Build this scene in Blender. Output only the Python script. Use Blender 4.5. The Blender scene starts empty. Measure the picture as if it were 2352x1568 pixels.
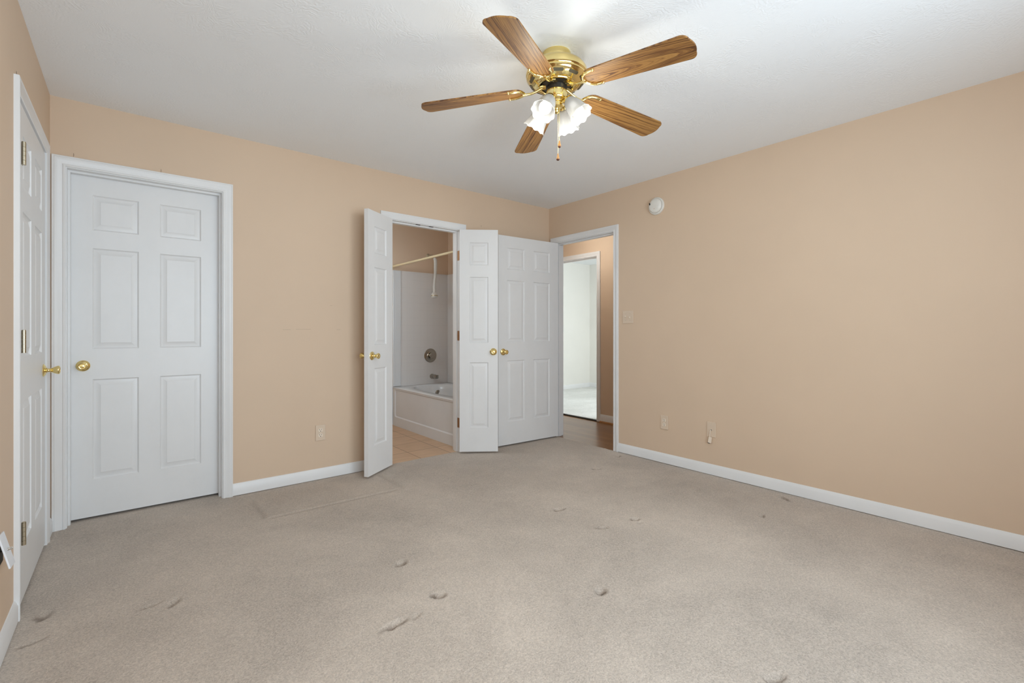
import bpy, bmesh, math, random
import numpy as np
from mathutils import Vector, Matrix

random.seed(7)
scene = bpy.context.scene
col = scene.collection
R = math.radians

# ------------------------------------------------------------------ camera
IMG_W, IMG_H = 2352, 1568
F_PX, HORIZON = 1071.75, 759.54
CAM = (-3.5163, -3.6592, 1.1200)
YAW = 0.686404                       # heading, clockwise from +y
cam_data = bpy.data.cameras.new('camera')
cam = bpy.data.objects.new('camera', cam_data)
col.objects.link(cam)
cam.location = CAM
cam.rotation_euler = (math.pi / 2, 0, -YAW)
cam_data.sensor_fit = 'HORIZONTAL'
cam_data.sensor_width = 36.0
cam_data.lens = 36.0 * F_PX / IMG_W
cam_data.shift_y = -(IMG_H / 2 - HORIZON) / IMG_W
cam_data.clip_start = 0.05
scene.camera = cam

# ------------------------------------------------------------------ look, world, daylight
vs = scene.view_settings
vs.view_transform = 'Standard'
vs.look = 'None'
vs.exposure = -0.10
vs.gamma = 1.0
vs.use_curve_mapping = False
scene.cycles.use_denoising = True
scene.cycles.max_bounces = 10
scene.cycles.diffuse_bounces = 7
scene.cycles.glossy_bounces = 4
scene.cycles.transparent_max_bounces = 12
scene.cycles.sample_clamp_indirect = 6.0

world = bpy.data.worlds.new('daylight_sky')
scene.world = world
world.use_nodes = True
wn = world.node_tree.nodes
bg = wn['Background']
bg.inputs['Color'].default_value = (0.66, 0.82, 1.0, 1)
bg.inputs['Strength'].default_value = 1.5


def area_light(name, loc, rot, sx, sy, power, color):
    d = bpy.data.lights.new(name, 'AREA')
    d.shape = 'RECTANGLE'
    d.size, d.size_y = sx, sy
    d.energy = power
    d.color = color
    o = bpy.data.objects.new(name, d)
    o.location, o.rotation_euler = loc, rot
    col.objects.link(o)
    return o


DAY = (0.76, 0.90, 1.0)
WIN1 = (-3.60, -1.20, 0.62, 2.10)     # rear window of the bedroom: x0, x1, z0, z1
WIN2 = (1.30, 2.60, 0.70, 2.08)       # window of the room across the hall
area_light('window_daylight', ((WIN1[0] + WIN1[1]) / 2, -4.40, (WIN1[2] + WIN1[3]) / 2), (R(103), 0, 0), 2.35, 1.45, 97, DAY)
area_light('far_room_daylight', ((WIN2[0] + WIN2[1]) / 2, -1.42, 1.4), (R(90), 0, 0), 1.25, 1.35, 82, (0.88, 0.96, 1.0))
FAN_POWER = 2.0                       # light each fan lamp spreads all round through its glass shade
FAN_BEAM = 3.0                        # light each fan lamp throws out of the open mouth of its shade
LAMP_COLOR = (1.0, 0.985, 0.88)


# ------------------------------------------------------------------ node helpers
def new_mat(name):
    m = bpy.data.materials.new(name)
    m.use_nodes = True
    nt = m.node_tree
    return m, nt, nt.nodes['Principled BSDF']


def node(nt, typ, **kw):
    n = nt.nodes.new(typ)
    for k, v in kw.items():
        setattr(n, k, v)
    return n


def setin(n, **kw):
    for k, v in kw.items():
        n.inputs[k.replace('_', ' ')].default_value = v
    return n


def mth(nt, op, a, b=None, c=None):
    n = nt.nodes.new('ShaderNodeMath')
    n.operation = op
    for i, v in enumerate((a, b, c)):
        if v is None:
            continue
        if isinstance(v, (int, float)):
            n.inputs[i].default_value = v
        else:
            nt.links.new(v, n.inputs[i])
    return n.outputs[0]


def coords(nt, kind='Object', scale=(1, 1, 1), rot=(0, 0, 0)):
    tc = nt.nodes.new('ShaderNodeTexCoord')
    mp = nt.nodes.new('ShaderNodeMapping')
    mp.inputs['Scale'].default_value = scale
    mp.inputs['Rotation'].default_value = rot
    nt.links.new(tc.outputs[kind], mp.inputs['Vector'])
    return mp.outputs['Vector']


def noise(nt, vec, scale, detail=3.0, rough=0.5, dist=0.0):
    n = nt.nodes.new('ShaderNodeTexNoise')
    n.inputs['Scale'].default_value = scale
    n.inputs['Detail'].default_value = detail
    n.inputs['Roughness'].default_value = rough
    n.inputs['Distortion'].default_value = dist
    nt.links.new(vec, n.inputs['Vector'])
    return n.outputs['Fac']


def ramp(nt, fac, stops):
    n = nt.nodes.new('ShaderNodeValToRGB')
    el = n.color_ramp.elements
    while len(el) < len(stops):
        el.new(0.5)
    for e, (p, c) in zip(el, stops):
        e.position = p
        e.color = (c[0], c[1], c[2], 1) if len(c) == 3 else c
    nt.links.new(fac, n.inputs['Fac'])
    return n.outputs['Color']


def bump(nt, height, strength, dist, bsdf):
    b = nt.nodes.new('ShaderNodeBump')
    b.inputs['Strength'].default_value = strength
    b.inputs['Distance'].default_value = dist
    nt.links.new(height, b.inputs['Height'])
    nt.links.new(b.outputs['Normal'], bsdf.inputs['Normal'])
    return b


def plain(name, color, rough=0.5, metal=0.0, spec=0.5, bump_scale=None, bump_str=0.1):
    m, nt, b = new_mat(name)
    b.inputs['Base Color'].default_value = (*color, 1)
    b.inputs['Roughness'].default_value = rough
    b.inputs['Metallic'].default_value = metal
    b.inputs['Specular IOR Level'].default_value = spec
    v = coords(nt)
    n1 = noise(nt, v, 3.0, 2)
    if metal < 0.5:
        c0 = tuple(x * 0.97 for x in color)
        c1 = tuple(min(1, x * 1.02) for x in color)
        nt.links.new(ramp(nt, n1, [(0.3, c0), (0.7, c1)]), b.inputs['Base Color'])
    else:
        nt.links.new(ramp(nt, n1, [(0.3, (rough * 0.8,) * 3), (0.7, (rough * 1.25,) * 3)]), b.inputs['Roughness'])
    if bump_scale:
        bump(nt, noise(nt, v, bump_scale, 2), bump_str, 0.001, b)
    return m


def paint_wall(name, color, scuffs=()):
    m, nt, b = new_mat(name)
    v = coords(nt, 'Object')
    n = noise(nt, v, 1.3, 3, 0.6)
    c0 = tuple(x * 0.975 for x in color)
    c1 = tuple(min(1, x * 1.02) for x in color)
    c = ramp(nt, n, [(0.3, c0), (0.7, c1)])
    if scuffs:                                   # thin rub marks left by furniture
        sp_ = node(nt, 'ShaderNodeSeparateXYZ')
        nt.links.new(v, sp_.inputs[0])
        tot = None
        for xa, xb, z in scuffs:
            mk = mth(nt, 'MULTIPLY', mth(nt, 'COMPARE', sp_.outputs['X'], (xa + xb) / 2, (xb - xa) / 2), mth(nt, 'COMPARE', sp_.outputs['Z'], z, 0.0016))
            tot = mk if tot is None else mth(nt, 'MAXIMUM', tot, mk)
        mx = node(nt, 'ShaderNodeMix', data_type='RGBA')
        nt.links.new(mth(nt, 'MULTIPLY', tot, mth(nt, 'MULTIPLY', noise(nt, v, 45, 2), 0.75)), mx.inputs['Factor'])
        nt.links.new(c, mx.inputs['A'])
        mx.inputs['B'].default_value = (color[0] * 0.45, color[1] * 0.42, color[2] * 0.40, 1)
        c = mx.outputs['Result']
    nt.links.new(c, b.inputs['Base Color'])
    b.inputs['Roughness'].default_value = 0.55
    b.inputs['Specular IOR Level'].default_value = 0.3
    bump(nt, noise(nt, v, 220, 2), 0.06, 0.001, b)
    return m


PEACH = (0.660, 0.506, 0.374)
M = {}
M['peach'] = paint_wall('peach_wall_paint', PEACH)
M['peach_scuffed'] = paint_wall('peach_wall_paint_scuffed', PEACH, [(-2.659, -2.606, 1.128), (-2.57, -2.466, 1.1315), (-2.328, -2.309, 1.314), (-2.275, -2.246, 1.129)])
M['cream'] = paint_wall('cream_wall_paint', (0.80, 0.782, 0.738))
M['trim'] = plain('white_trim_paint', (0.765, 0.765, 0.767), 0.38, bump_scale=60, bump_str=0.04)
M['dark'] = plain('dark_recess', (0.03, 0.026, 0.022), 0.8)
M['black'] = plain('black_metal', (0.025, 0.02, 0.016), 0.4)
M['vent_dark'] = plain('dark_vent_metal', (0.085, 0.07, 0.04), 0.45)
M['nail_brown'] = plain('brown_nail', (0.16, 0.11, 0.075), 0.6)
M['chrome'] = plain('chrome', (0.78, 0.77, 0.75), 0.10, 1.0)
M['tub_chrome'] = plain('darkened_bath_chrome', (0.40, 0.36, 0.31), 0.14, 1.0)  # metal colour darkened to stand in for reflections of a dim bathroom
M['nickel'] = plain('aged_hinge_metal', (0.50, 0.44, 0.33), 0.35, 1.0)
M['copper'] = plain('bare_hinge_leaf', (0.36, 0.19, 0.09), 0.45, 0.6)
M['almond'] = plain('almond_plastic', (0.68, 0.545, 0.42), 0.4)
M['ivory'] = plain('ivory_plastic', (0.80, 0.69, 0.57), 0.35)  # paler than the plates: sockets, toggles, cord and plug
M['white_plastic'] = plain('white_plastic', (0.76, 0.74, 0.69), 0.4)
M['plate_white'] = plain('cool_white_plastic', (0.78, 0.80, 0.84), 0.35)
M['tub'] = plain('tub_acrylic', (0.70, 0.715, 0.73), 0.18)
M['rod'] = plain('cream_rod_enamel', (0.74, 0.62, 0.40), 0.4)
M['shower'] = plain('white_shower_plastic', (0.72, 0.71, 0.68), 0.35)
M['fob_dark'] = plain('dark_wood', (0.10, 0.032, 0.012), 0.4)
M['shoe'] = plain('orange_oak_shoe', (0.36, 0.17, 0.06), 0.4)


def mat_brass():
    m, nt, b = new_mat('polished_brass')
    v = coords(nt)
    n = noise(nt, v, 9, 2)
    nt.links.new(ramp(nt, n, [(0.3, (0.82, 0.64, 0.26)), (0.7, (0.92, 0.75, 0.35))]), b.inputs['Base Color'])
    b.inputs['Metallic'].default_value = 1.0
    b.inputs['Roughness'].default_value = 0.13
    return m


M['brass'] = mat_brass()


def mat_door():
    m, nt, b = new_mat('white_door_paint')
    v = coords(nt, 'Object', (26, 26, 2.2))
    n = noise(nt, v, 3, 5, 0.65, 0.6)
    sm = noise(nt, coords(nt, 'Object', (3, 3, 2)), 1.5, 4, 0.7)
    nt.links.new(ramp(nt, sm, [(0.25, (0.735, 0.735, 0.736)), (0.6, (0.765, 0.765, 0.768))]), b.inputs['Base Color'])
    b.inputs['Roughness'].default_value = 0.40
    bump(nt, n, 0.10, 0.001, b)
    return m


M['door'] = mat_door()


def mat_ceiling():
    # slap-brush plaster: fans of bristle ridges round scattered centres
    m, nt, b = new_mat('slap_brush_ceiling')
    L = nt.links.new
    v = coords(nt, 'Object')
    vo = node(nt, 'ShaderNodeTexVoronoi')
    vo.inputs['Scale'].default_value = 6.5
    vo.inputs['Randomness'].default_value = 1.0
    L(v, vo.inputs['Vector'])
    sub = node(nt, 'ShaderNodeVectorMath', operation='SUBTRACT')
    L(v, sub.inputs[0])
    L(vo.outputs['Position'], sub.inputs[1])
    gr = node(nt, 'ShaderNodeTexGradient', gradient_type='RADIAL')
    off = node(nt, 'ShaderNodeVectorMath', operation='SUBTRACT')
    L(vo.outputs['Color'], off.inputs[0])
    off.inputs[1].default_value = (0.5, 0.5, 0.5)
    far = node(nt, 'ShaderNodeVectorMath', operation='SCALE')
    far.inputs['Scale'].default_value = 0.42
    L(off.outputs[0], far.inputs[0])
    cen = node(nt, 'ShaderNodeVectorMath', operation='ADD')
    L(sub.outputs[0], cen.inputs[0])
    L(far.outputs[0], cen.inputs[1])
    L(cen.outputs[0], gr.inputs['Vector'])
    wob = noise(nt, v, 14, 3, 0.6)
    ang = mth(nt, 'ADD', mth(nt, 'MULTIPLY', gr.outputs['Fac'], 6.2832 * 24), mth(nt, 'MULTIPLY', wob, 22.0))
    rid = mth(nt, 'POWER', mth(nt, 'ABSOLUTE', mth(nt, 'SINE', ang)), 2.0)
    msk = node(nt, 'ShaderNodeMapRange')
    L(noise(nt, v, 5.0, 3, 0.6), msk.inputs['Value'])
    msk.inputs['From Min'].default_value = 0.42
    msk.inputs['From Max'].default_value = 0.62
    fine = noise(nt, v, 60, 2, 0.5, 1.2)
    hgt = mth(nt, 'ADD', mth(nt, 'MULTIPLY', rid, msk.outputs['Result']), mth(nt, 'MULTIPLY', fine, 0.5))
    L(ramp(nt, noise(nt, v, 0.9, 2), [(0.3, (0.84, 0.862, 0.885)), (0.7, (0.865, 0.885, 0.905))]), b.inputs['Base Color'])
    b.inputs['Roughness'].default_value = 0.9
    b.inputs['Specular IOR Level'].default_value = 0.15
    bump(nt, hgt, 0.16, 0.006, b)
    return m


M['ceiling'] = mat_ceiling()


def mat_carpet(name, base, wear_shade=True):
    m, nt, b = new_mat(name)
    L = nt.links.new
    v = coords(nt, 'Object')
    big = noise(nt, v, 1.1, 4, 0.62, 0.4)
    mid = noise(nt, v, 7.0, 3, 0.6)
    tuft = noise(nt, v, 150, 3, 0.65)
    tuft2 = noise(nt, v, 420, 2, 0.6)
    f = mth(nt, 'ADD', mth(nt, 'ADD', mth(nt, 'MULTIPLY', big, 0.62), mth(nt, 'MULTIPLY', mid, 0.17)),
            mth(nt, 'ADD', mth(nt, 'MULTIPLY', tuft, 0.95), mth(nt, 'MULTIPLY', tuft2, 0.45)))
    f = mth(nt, 'MULTIPLY', f, 0.5)
    lo = tuple(x * 0.64 for x in base)
    hi = tuple(min(1, x * 1.36) for x in base)
    c = ramp(nt, f, [(0.395, lo), (0.545, base), (0.695, hi)])
    if wear_shade:
        at = node(nt, 'ShaderNodeAttribute', attribute_name='wear_shade')
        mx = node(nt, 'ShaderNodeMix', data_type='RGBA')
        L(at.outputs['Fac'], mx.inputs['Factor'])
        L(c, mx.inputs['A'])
        mx.inputs['B'].default_value = (base[0] * 0.30, base[1] * 0.25, base[2] * 0.21, 1)  # darker tone for crushed pile and the painted shade of dents
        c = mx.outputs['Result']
    L(c, b.inputs['Base Color'])
    b.inputs['Roughness'].default_value = 1.0
    b.inputs['Specular IOR Level'].default_value = 0.05
    b.inputs['Sheen Weight'].default_value = 0.15
    bump(nt, mth(nt, 'ADD', tuft, mth(nt, 'MULTIPLY', tuft2, 0.6)), 0.45, 0.008, b)
    return m


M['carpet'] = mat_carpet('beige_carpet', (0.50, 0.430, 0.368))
M['carpet_pale'] = mat_carpet('pale_carpet', (0.76, 0.76, 0.73), False)


def mat_tile():
    m, nt, b = new_mat('tan_floor_tile')
    L = nt.links.new
    v = coords(nt, 'Object', (1, 1, 1))
    br = node(nt, 'ShaderNodeTexBrick', offset=0.0, squash=1.0)
    br.inputs['Scale'].default_value = 1.0
    br.inputs['Brick Width'].default_value = 0.305
    br.inputs['Row Height'].default_value = 0.305
    br.inputs['Mortar Size'].default_value = 0.004
    br.inputs['Color1'].default_value = (0.60, 0.40, 0.25, 1)
    br.inputs['Color2'].default_value = (0.66, 0.45, 0.29, 1)
    br.inputs['Mortar'].default_value = (0.28, 0.17, 0.10, 1)
    L(v, br.inputs['Vector'])
    n = noise(nt, coords(nt, 'Object', (3, 12, 1)), 2, 4)
    mx = node(nt, 'ShaderNodeMix', data_type='RGBA', blend_type='MULTIPLY')
    mx.inputs['Factor'].default_value = 1.0
    L(br.outputs['Color'], mx.inputs['A'])
    L(ramp(nt, n, [(0.3, (0.86, 0.84, 0.82)), (0.7, (1, 1, 1))]), mx.inputs['B'])
    L(mx.outputs['Result'], b.inputs['Base Color'])
    b.inputs['Roughness'].default_value = 0.4
    bump(nt, mth(nt, 'SUBTRACT', 1.0, br.outputs['Fac']), 0.3, 0.002, b)
    return m


M['tile'] = mat_tile()


def mat_surround():
    # white wall liner with a faint moulded 108 mm tile grid
    m, nt, b = new_mat('tub_surround_acrylic')
    L = nt.links.new
    v = coords(nt, 'Object', (1, 1, 1), (R(90), 0, 0))
    br = node(nt, 'ShaderNodeTexBrick', offset=0.0, squash=1.0)
    br.inputs['Scale'].default_value = 1.0
    br.inputs['Brick Width'].default_value = 0.092
    br.inputs['Row Height'].default_value = 0.092
    br.inputs['Mortar Size'].default_value = 0.003
    br.inputs['Color1'].default_value = (0.72, 0.70, 0.69, 1)
    br.inputs['Color2'].default_value = (0.72, 0.70, 0.69, 1)
    br.inputs['Mortar'].default_value = (0.695, 0.675, 0.665, 1)
    L(v, br.inputs['Vector'])
    L(br.outputs['Color'], b.inputs['Base Color'])
    b.inputs['Roughness'].default_value = 0.3
    bump(nt, mth(nt, 'SUBTRACT', 1.0, br.outputs['Fac']), 0.15, 0.001, b)
    return m


M['surround'] = mat_surround()


def mat_hardwood():
    m, nt, b = new_mat('hall_hardwood')
    L = nt.links.new
    v = coords(nt, 'Object', (1, 1, 1), (0, 0, R(90)))
    br = node(nt, 'ShaderNodeTexBrick', offset=0.37)
    br.inputs['Scale'].default_value = 1.0
    br.inputs['Brick Width'].default_value = 0.9
    br.inputs['Row Height'].default_value = 0.083
    br.inputs['Mortar Size'].default_value = 0.0012
    br.inputs['Color1'].default_value = (0.27, 0.135, 0.060, 1)
    br.inputs['Color2'].default_value = (0.36, 0.19, 0.09, 1)
    br.inputs['Mortar'].default_value = (0.10, 0.05, 0.025, 1)
    L(v, br.inputs['Vector'])
    n = noise(nt, coords(nt, 'Object', (30, 2.5, 1)), 2.5, 5, 0.6)
    mx = node(nt, 'ShaderNodeMix', data_type='RGBA', blend_type='MULTIPLY')
    mx.inputs['Factor'].default_value = 1.0
    L(br.outputs['Color'], mx.inputs['A'])
    L(ramp(nt, n, [(0.3, (0.72, 0.68, 0.64)), (0.7, (1, 1, 1))]), mx.inputs['B'])
    L(mx.outputs['Result'], b.inputs['Base Color'])
    b.inputs['Roughness'].default_value = 0.28
    b.inputs['Specular IOR Level'].default_value = 0.6
    return m


M['hardwood'] = mat_hardwood()


def mat_oak():
    # blade veneer: object x runs along the blade, object property 'grain' picks the cut
    m, nt, b = new_mat('golden_oak_veneer')
    L = nt.links.new
    tc = node(nt, 'ShaderNodeTexCoord')
    sx = node(nt, 'ShaderNodeSeparateXYZ')
    L(tc.outputs['Object'], sx.inputs[0])
    at = node(nt, 'ShaderNodeAttribute', attribute_type='OBJECT', attribute_name='grain')
    g = at.outputs['Fac']
    mp = node(nt, 'ShaderNodeMapping')
    mp.inputs['Scale'].default_value = (2.2, 11, 1)
    L(tc.outputs['Object'], mp.inputs['Vector'])
    ad = node(nt, 'ShaderNodeVectorMath', operation='ADD')
    L(mp.outputs['Vector'], ad.inputs[0])
    cb = node(nt, 'ShaderNodeCombineXYZ')
    L(mth(nt, 'MULTIPLY', g, 7.3), cb.inputs['X'])
    L(mth(nt, 'MULTIPLY', g, 3.1), cb.inputs['Y'])
    L(cb.outputs[0], ad.inputs[1])
    nz = noise(nt, ad.outputs[0], 1.0, 4, 0.6)
    yy = mth(nt, 'SUBTRACT', sx.outputs['Y'], g)
    par = mth(nt, 'SQRT', mth(nt, 'ADD', mth(nt, 'MULTIPLY', yy, yy), 0.00040))
    f = mth(nt, 'ADD', par, mth(nt, 'MULTIPLY', sx.outputs['X'], 0.085))
    f = mth(nt, 'ADD', f, mth(nt, 'MULTIPLY', nz, 0.030))

    def lines(kx, kf, detail):
        cv = node(nt, 'ShaderNodeCombineXYZ')
        L(mth(nt, 'MULTIPLY', sx.outputs['X'], kx), cv.inputs['X'])
        L(mth(nt, 'ADD', mth(nt, 'MULTIPLY', f, kf), mth(nt, 'MULTIPLY', g, 31.0)), cv.inputs['Y'])
        return noise(nt, cv.outputs[0], 1.0, detail, 0.6)
    rings = lines(1.2, 170, 2)
    fine = lines(9, 420, 2)
    fac = mth(nt, 'ADD', mth(nt, 'MULTIPLY', rings, 0.62), mth(nt, 'MULTIPLY', fine, 0.38))
    c = ramp(nt, fac, [(0.36, (0.40, 0.215, 0.065)), (0.50, (0.29, 0.140, 0.040)), (0.575, (0.135, 0.055, 0.017)), (0.66, (0.065, 0.024, 0.008))])
    L(c, b.inputs['Base Color'])
    b.inputs['Roughness'].default_value = 0.42
    b.inputs['Specular IOR Level'].default_value = 0.4
    return m


M['oak'] = mat_oak()
M['blade_top'] = plain('grey_blade_top', (0.45, 0.42, 0.38), 0.5)


def mat_shade():
    m = bpy.data.materials.new('frosted_ribbed_glass')
    m.use_nodes = True
    nt = m.node_tree
    nt.nodes.clear()
    L = nt.links.new
    out = node(nt, 'ShaderNodeOutputMaterial')
    tl = node(nt, 'ShaderNodeBsdfTranslucent')
    tl.inputs['Color'].default_value = (0.70, 0.70, 0.69, 1)
    tr = node(nt, 'ShaderNodeBsdfTransparent')
    tr.inputs['Color'].default_value = (1, 1, 1, 1)
    gl = node(nt, 'ShaderNodeBsdfGlossy')
    gl.inputs['Roughness'].default_value = 0.15
    df = node(nt, 'ShaderNodeBsdfDiffuse')
    df.inputs['Color'].default_value = (0.85, 0.85, 0.85, 1)
    m0 = node(nt, 'ShaderNodeMixShader')
    m0.inputs[0].default_value = 0.45
    L(tl.outputs[0], m0.inputs[1])
    L(df.outputs[0], m0.inputs[2])
    m1 = node(nt, 'ShaderNodeMixShader')
    m1.inputs[0].default_value = 0.25
    L(m0.outputs[0], m1.inputs[1])
    L(tr.outputs[0], m1.inputs[2])
    fr = node(nt, 'ShaderNodeFresnel')
    fr.inputs['IOR'].default_value = 1.35
    m2 = node(nt, 'ShaderNodeMixShader')
    L(fr.outputs[0], m2.inputs[0])
    L(m1.outputs[0], m2.inputs[1])
    L(gl.outputs[0], m2.inputs[2])
    L(m2.outputs[0], out.inputs['Surface'])
    return m


M['shade'] = mat_shade()


def mat_emit(name, color, strength):
    m = bpy.data.materials.new(name)
    m.use_nodes = True
    nt = m.node_tree
    nt.nodes.clear()
    out = node(nt, 'ShaderNodeOutputMaterial')
    e = node(nt, 'ShaderNodeEmission')
    e.inputs['Color'].default_value = (*color, 1)
    e.inputs['Strength'].default_value = strength
    nt.links.new(e.outputs[0], out.inputs['Surface'])
    return m


M['bulb'] = mat_emit('glowing_bulb', (1.0, 0.95, 0.88), 1.6)
M['hall_glow'] = mat_emit('hall_lamp_glass', (1.0, 0.86, 0.66), 3.0)


def mat_pane():
    m = bpy.data.materials.new('window_glass')
    m.use_nodes = True
    nt = m.node_tree
    nt.nodes.clear()
    out = node(nt, 'ShaderNodeOutputMaterial')
    tr = node(nt, 'ShaderNodeBsdfTransparent')
    gl = node(nt, 'ShaderNodeBsdfGlossy')
    gl.inputs['Roughness'].default_value = 0.02
    mx = node(nt, 'ShaderNodeMixShader')
    mx.inputs[0].default_value = 0.06
    nt.links.new(tr.outputs[0], mx.inputs[1])
    nt.links.new(gl.outputs[0], mx.inputs[2])
    nt.links.new(mx.outputs[0], out.inputs['Surface'])
    return m


M['pane'] = mat_pane()


# ------------------------------------------------------------------ mesh helpers
class MB:
    """collects shapes, then links them as one mesh object"""

    def __init__(self):
        self.v, self.f = [], []

    def add(self, vs_, fs_):
        o = len(self.v)
        self.v += [tuple(p) for p in vs_]
        self.f += [tuple(i + o for i in f) for f in fs_]
        return self

    def box(self, x0, x1, y0, y1, z0, z1, mtx=None):
        p = [Vector((x, y, z)) for z in (z0, z1) for y in (y0, y1) for x in (x0, x1)]
        if mtx:
            p = [mtx @ q for q in p]
        return self.add(p, [(0, 2, 3, 1), (4, 5, 7, 6), (0, 1, 5, 4), (2, 6, 7, 3), (0, 4, 6, 2), (1, 3, 7, 5)])

    def lathe(self, prof, seg=32, mtx=None, scallop=None):
        """prof: list of (radius, height) turned round local z"""
        vs_, fs_ = [], []
        n = len(prof)
        for i in range(seg):
            a = 2 * math.pi * i / seg
            for j, (r, hgt) in enumerate(prof):
                rr = r
                hh = hgt
                if scallop:
                    rr, hh = scallop(r, hgt, a)
                p = Vector((rr * math.cos(a), rr * math.sin(a), hh))
                vs_.append(mtx @ p if mtx else p)
        for i in range(seg):
            k = (i + 1) % seg
            for j in range(n - 1):
                fs_.append((i * n + j, k * n + j, k * n + j + 1, i * n + j + 1))
        return self.add(vs_, fs_)

    def tube(self, pts, rad, seg=10, cap=True):
        pts = [Vector(p) for p in pts]
        rads = rad if isinstance(rad, (list, tuple)) else [rad] * len(pts)
        vs_, fs_ = [], []
        up = None
        for i, p in enumerate(pts):
            t = (pts[min(i + 1, len(pts) - 1)] - pts[max(i - 1, 0)]).normalized()
            if up is None:
                up = t.orthogonal().normalized()
            else:
                up = (up - t * up.dot(t)).normalized()
            w = t.cross(up)
            for k in range(seg):
                a = 2 * math.pi * k / seg
                vs_.append(p + (up * math.cos(a) + w * math.sin(a)) * rads[i])
        for i in range(len(pts) - 1):
            for k in range(seg):
                k2 = (k + 1) % seg
                fs_.append((i * seg + k, i * seg + k2, (i + 1) * seg + k2, (i + 1) * seg + k))
        if cap:
            fs_.append(tuple(range(seg))[::-1])
            fs_.append(tuple((len(pts) - 1) * seg + k for k in range(seg)))
        return self.add(vs_, fs_)

    def prism(self, outline, z0, z1, mtx=None):
        n = len(outline)
        p = [Vector((x, y, z0)) for x, y in outline] + [Vector((x, y, z1)) for x, y in outline]
        if mtx:
            p = [mtx @ q for q in p]
        f = [tuple(range(n))[::-1], tuple(range(n, 2 * n))]
        f += [(i, (i + 1) % n, (i + 1) % n + n, i + n) for i in range(n)]
        return self.add(p, f)

    def mesh(self, name, smooth=None, bevel=0):
        me = bpy.data.meshes.new(name)
        me.from_pydata(self.v, [], self.f)
        bm = bmesh.new()
        bm.from_mesh(me)
        bmesh.ops.remove_doubles(bm, verts=bm.verts, dist=1e-5)
        bmesh.ops.recalc_face_normals(bm, faces=bm.faces)
        if bevel:
            ed = [e for e in bm.edges if len(e.link_faces) == 2 and e.calc_face_angle(0) > R(40)]
            bmesh.ops.bevel(bm, geom=ed, offset=bevel, segments=2, affect='EDGES', profile=0.6, clamp_overlap=True)
        if smooth is not None:
            for e in bm.edges:
                e.smooth = len(e.link_faces) == 2 and e.calc_face_angle(0) < R(smooth)
            for f in bm.faces:
                f.smooth = True
        bm.to_mesh(me)
        bm.free()
        return me

    def build(self, name, mat, parent=None, smooth=None, bevel=0):
        me = self.mesh(name, smooth, bevel)
        me.materials.append(M[mat] if isinstance(mat, str) else mat)
        o = bpy.data.objects.new(name, me)
        col.objects.link(o)
        if parent:
            o.parent = parent
        return o


def tag(o, label, cat, group=None, kind=None):
    o['label'] = label
    o['category'] = cat
    if group:
        o['group'] = group
    if kind:
        o['kind'] = kind
    return o


def struct(o, label, cat):
    return tag(o, label, cat, kind='structure')


def thing(name, label, cat, loc=(0, 0, 0), rot=(0, 0, 0), group=None):
    o = bpy.data.objects.new(name, None)
    o.empty_display_size = 0.05
    col.objects.link(o)
    o.location, o.rotation_euler = loc, rot
    return tag(o, label, cat, group)


# ------------------------------------------------------------------ room numbers (metres)
W, D, H = 3.862, 4.20, 2.44           # room: x -W..0, y -D..0
T = 0.115                             # wall thickness
DOORH = 2.048                         # underside of the head jambs


def wall_slab(mb, axis, a0, a1, p0, p1, z0, z1, holes):
    """a wall along axis ('x' or 'y') from a0 to a1, thickness p0..p1, with holes (h0, h1, zlo, zhi)"""
    def bx(s0, s1, zl, zh):
        if s1 - s0 < 1e-6 or zh - zl < 1e-6:
            return
        if axis == 'x':
            mb.box(s0, s1, p0, p1, zl, zh)
        else:
            mb.box(p0, p1, s0, s1, zl, zh)
    cur = a0
    for h0, h1, zl, zh in sorted(holes):
        bx(cur, h0, z0, z1)
        bx(h0, h1, z0, zl)
        bx(h0, h1, zh, z1)
        cur = h1
    bx(cur, a1, z0, z1)


J = 0.019                             # jamb board thickness
# doorways: jamb faces along the wall
D1 = (-3.793, -3.037)                 # back wall: closet door
D2 = (-0.993, -0.222)                 # left wall: closet door
D3 = (-1.859, -1.147)                 # back wall: bathroom opening
D5 = (-0.871, -0.100)                 # right wall: hall opening
D6 = (0.182, 0.944)                   # hall far wall: room across
HALLX = 1.0                           # face of the hall's far wall


def hole(d):
    return (d[0] - J, d[1] + J, -0.06, DOORH + J)


# ------------------------------------------------------------------ structure: shell
mb = MB()
wall_slab(mb, 'x', -W - T, 0.0, 0.0, T, -0.06, H, [hole(D1), hole(D3)])
struct(mb.build('wall_back', 'peach_scuffed'), 'peach painted wall holding the closet door and the bathroom opening', 'wall')
mb = MB()
wall_slab(mb, 'y', -D - T, 1.9, 0.0, T, -0.06, H, [hole(D5)])
struct(mb.build('wall_right', 'peach'), 'long plain peach wall with smoke detector and two low wall plates', 'wall')
mb = MB()
wall_slab(mb, 'y', -D - T, 0.0, -W - T, -W, -0.06, H, [hole(D2)])
struct(mb.build('wall_left', 'peach'), 'peach wall at the left edge holding the hinged closet door', 'wall')
mb = MB()
wall_slab(mb, 'x', -W, 0.0, -D - T, -D, -0.06, H, [(WIN1[0], WIN1[1], WIN1[2], WIN1[3])])
struct(mb.build('wall_rear', 'peach'), 'peach window wall behind the camera', 'wall')
mb = MB()
mb.box(-4.8, 3.9, -4.6, 3.0, H, H + 0.08)
struct(mb.build('ceiling', 'ceiling'), 'white ceiling with slap-brush plaster texture', 'ceiling')
# sub floor closes everything below
mb = MB()
mb.box(-4.8, 3.9, -4.6, 3.0, -0.14, -0.06)
struct(mb.build('floor_slab', 'dark'), 'dark sub floor under the rooms', 'floor')

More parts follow.
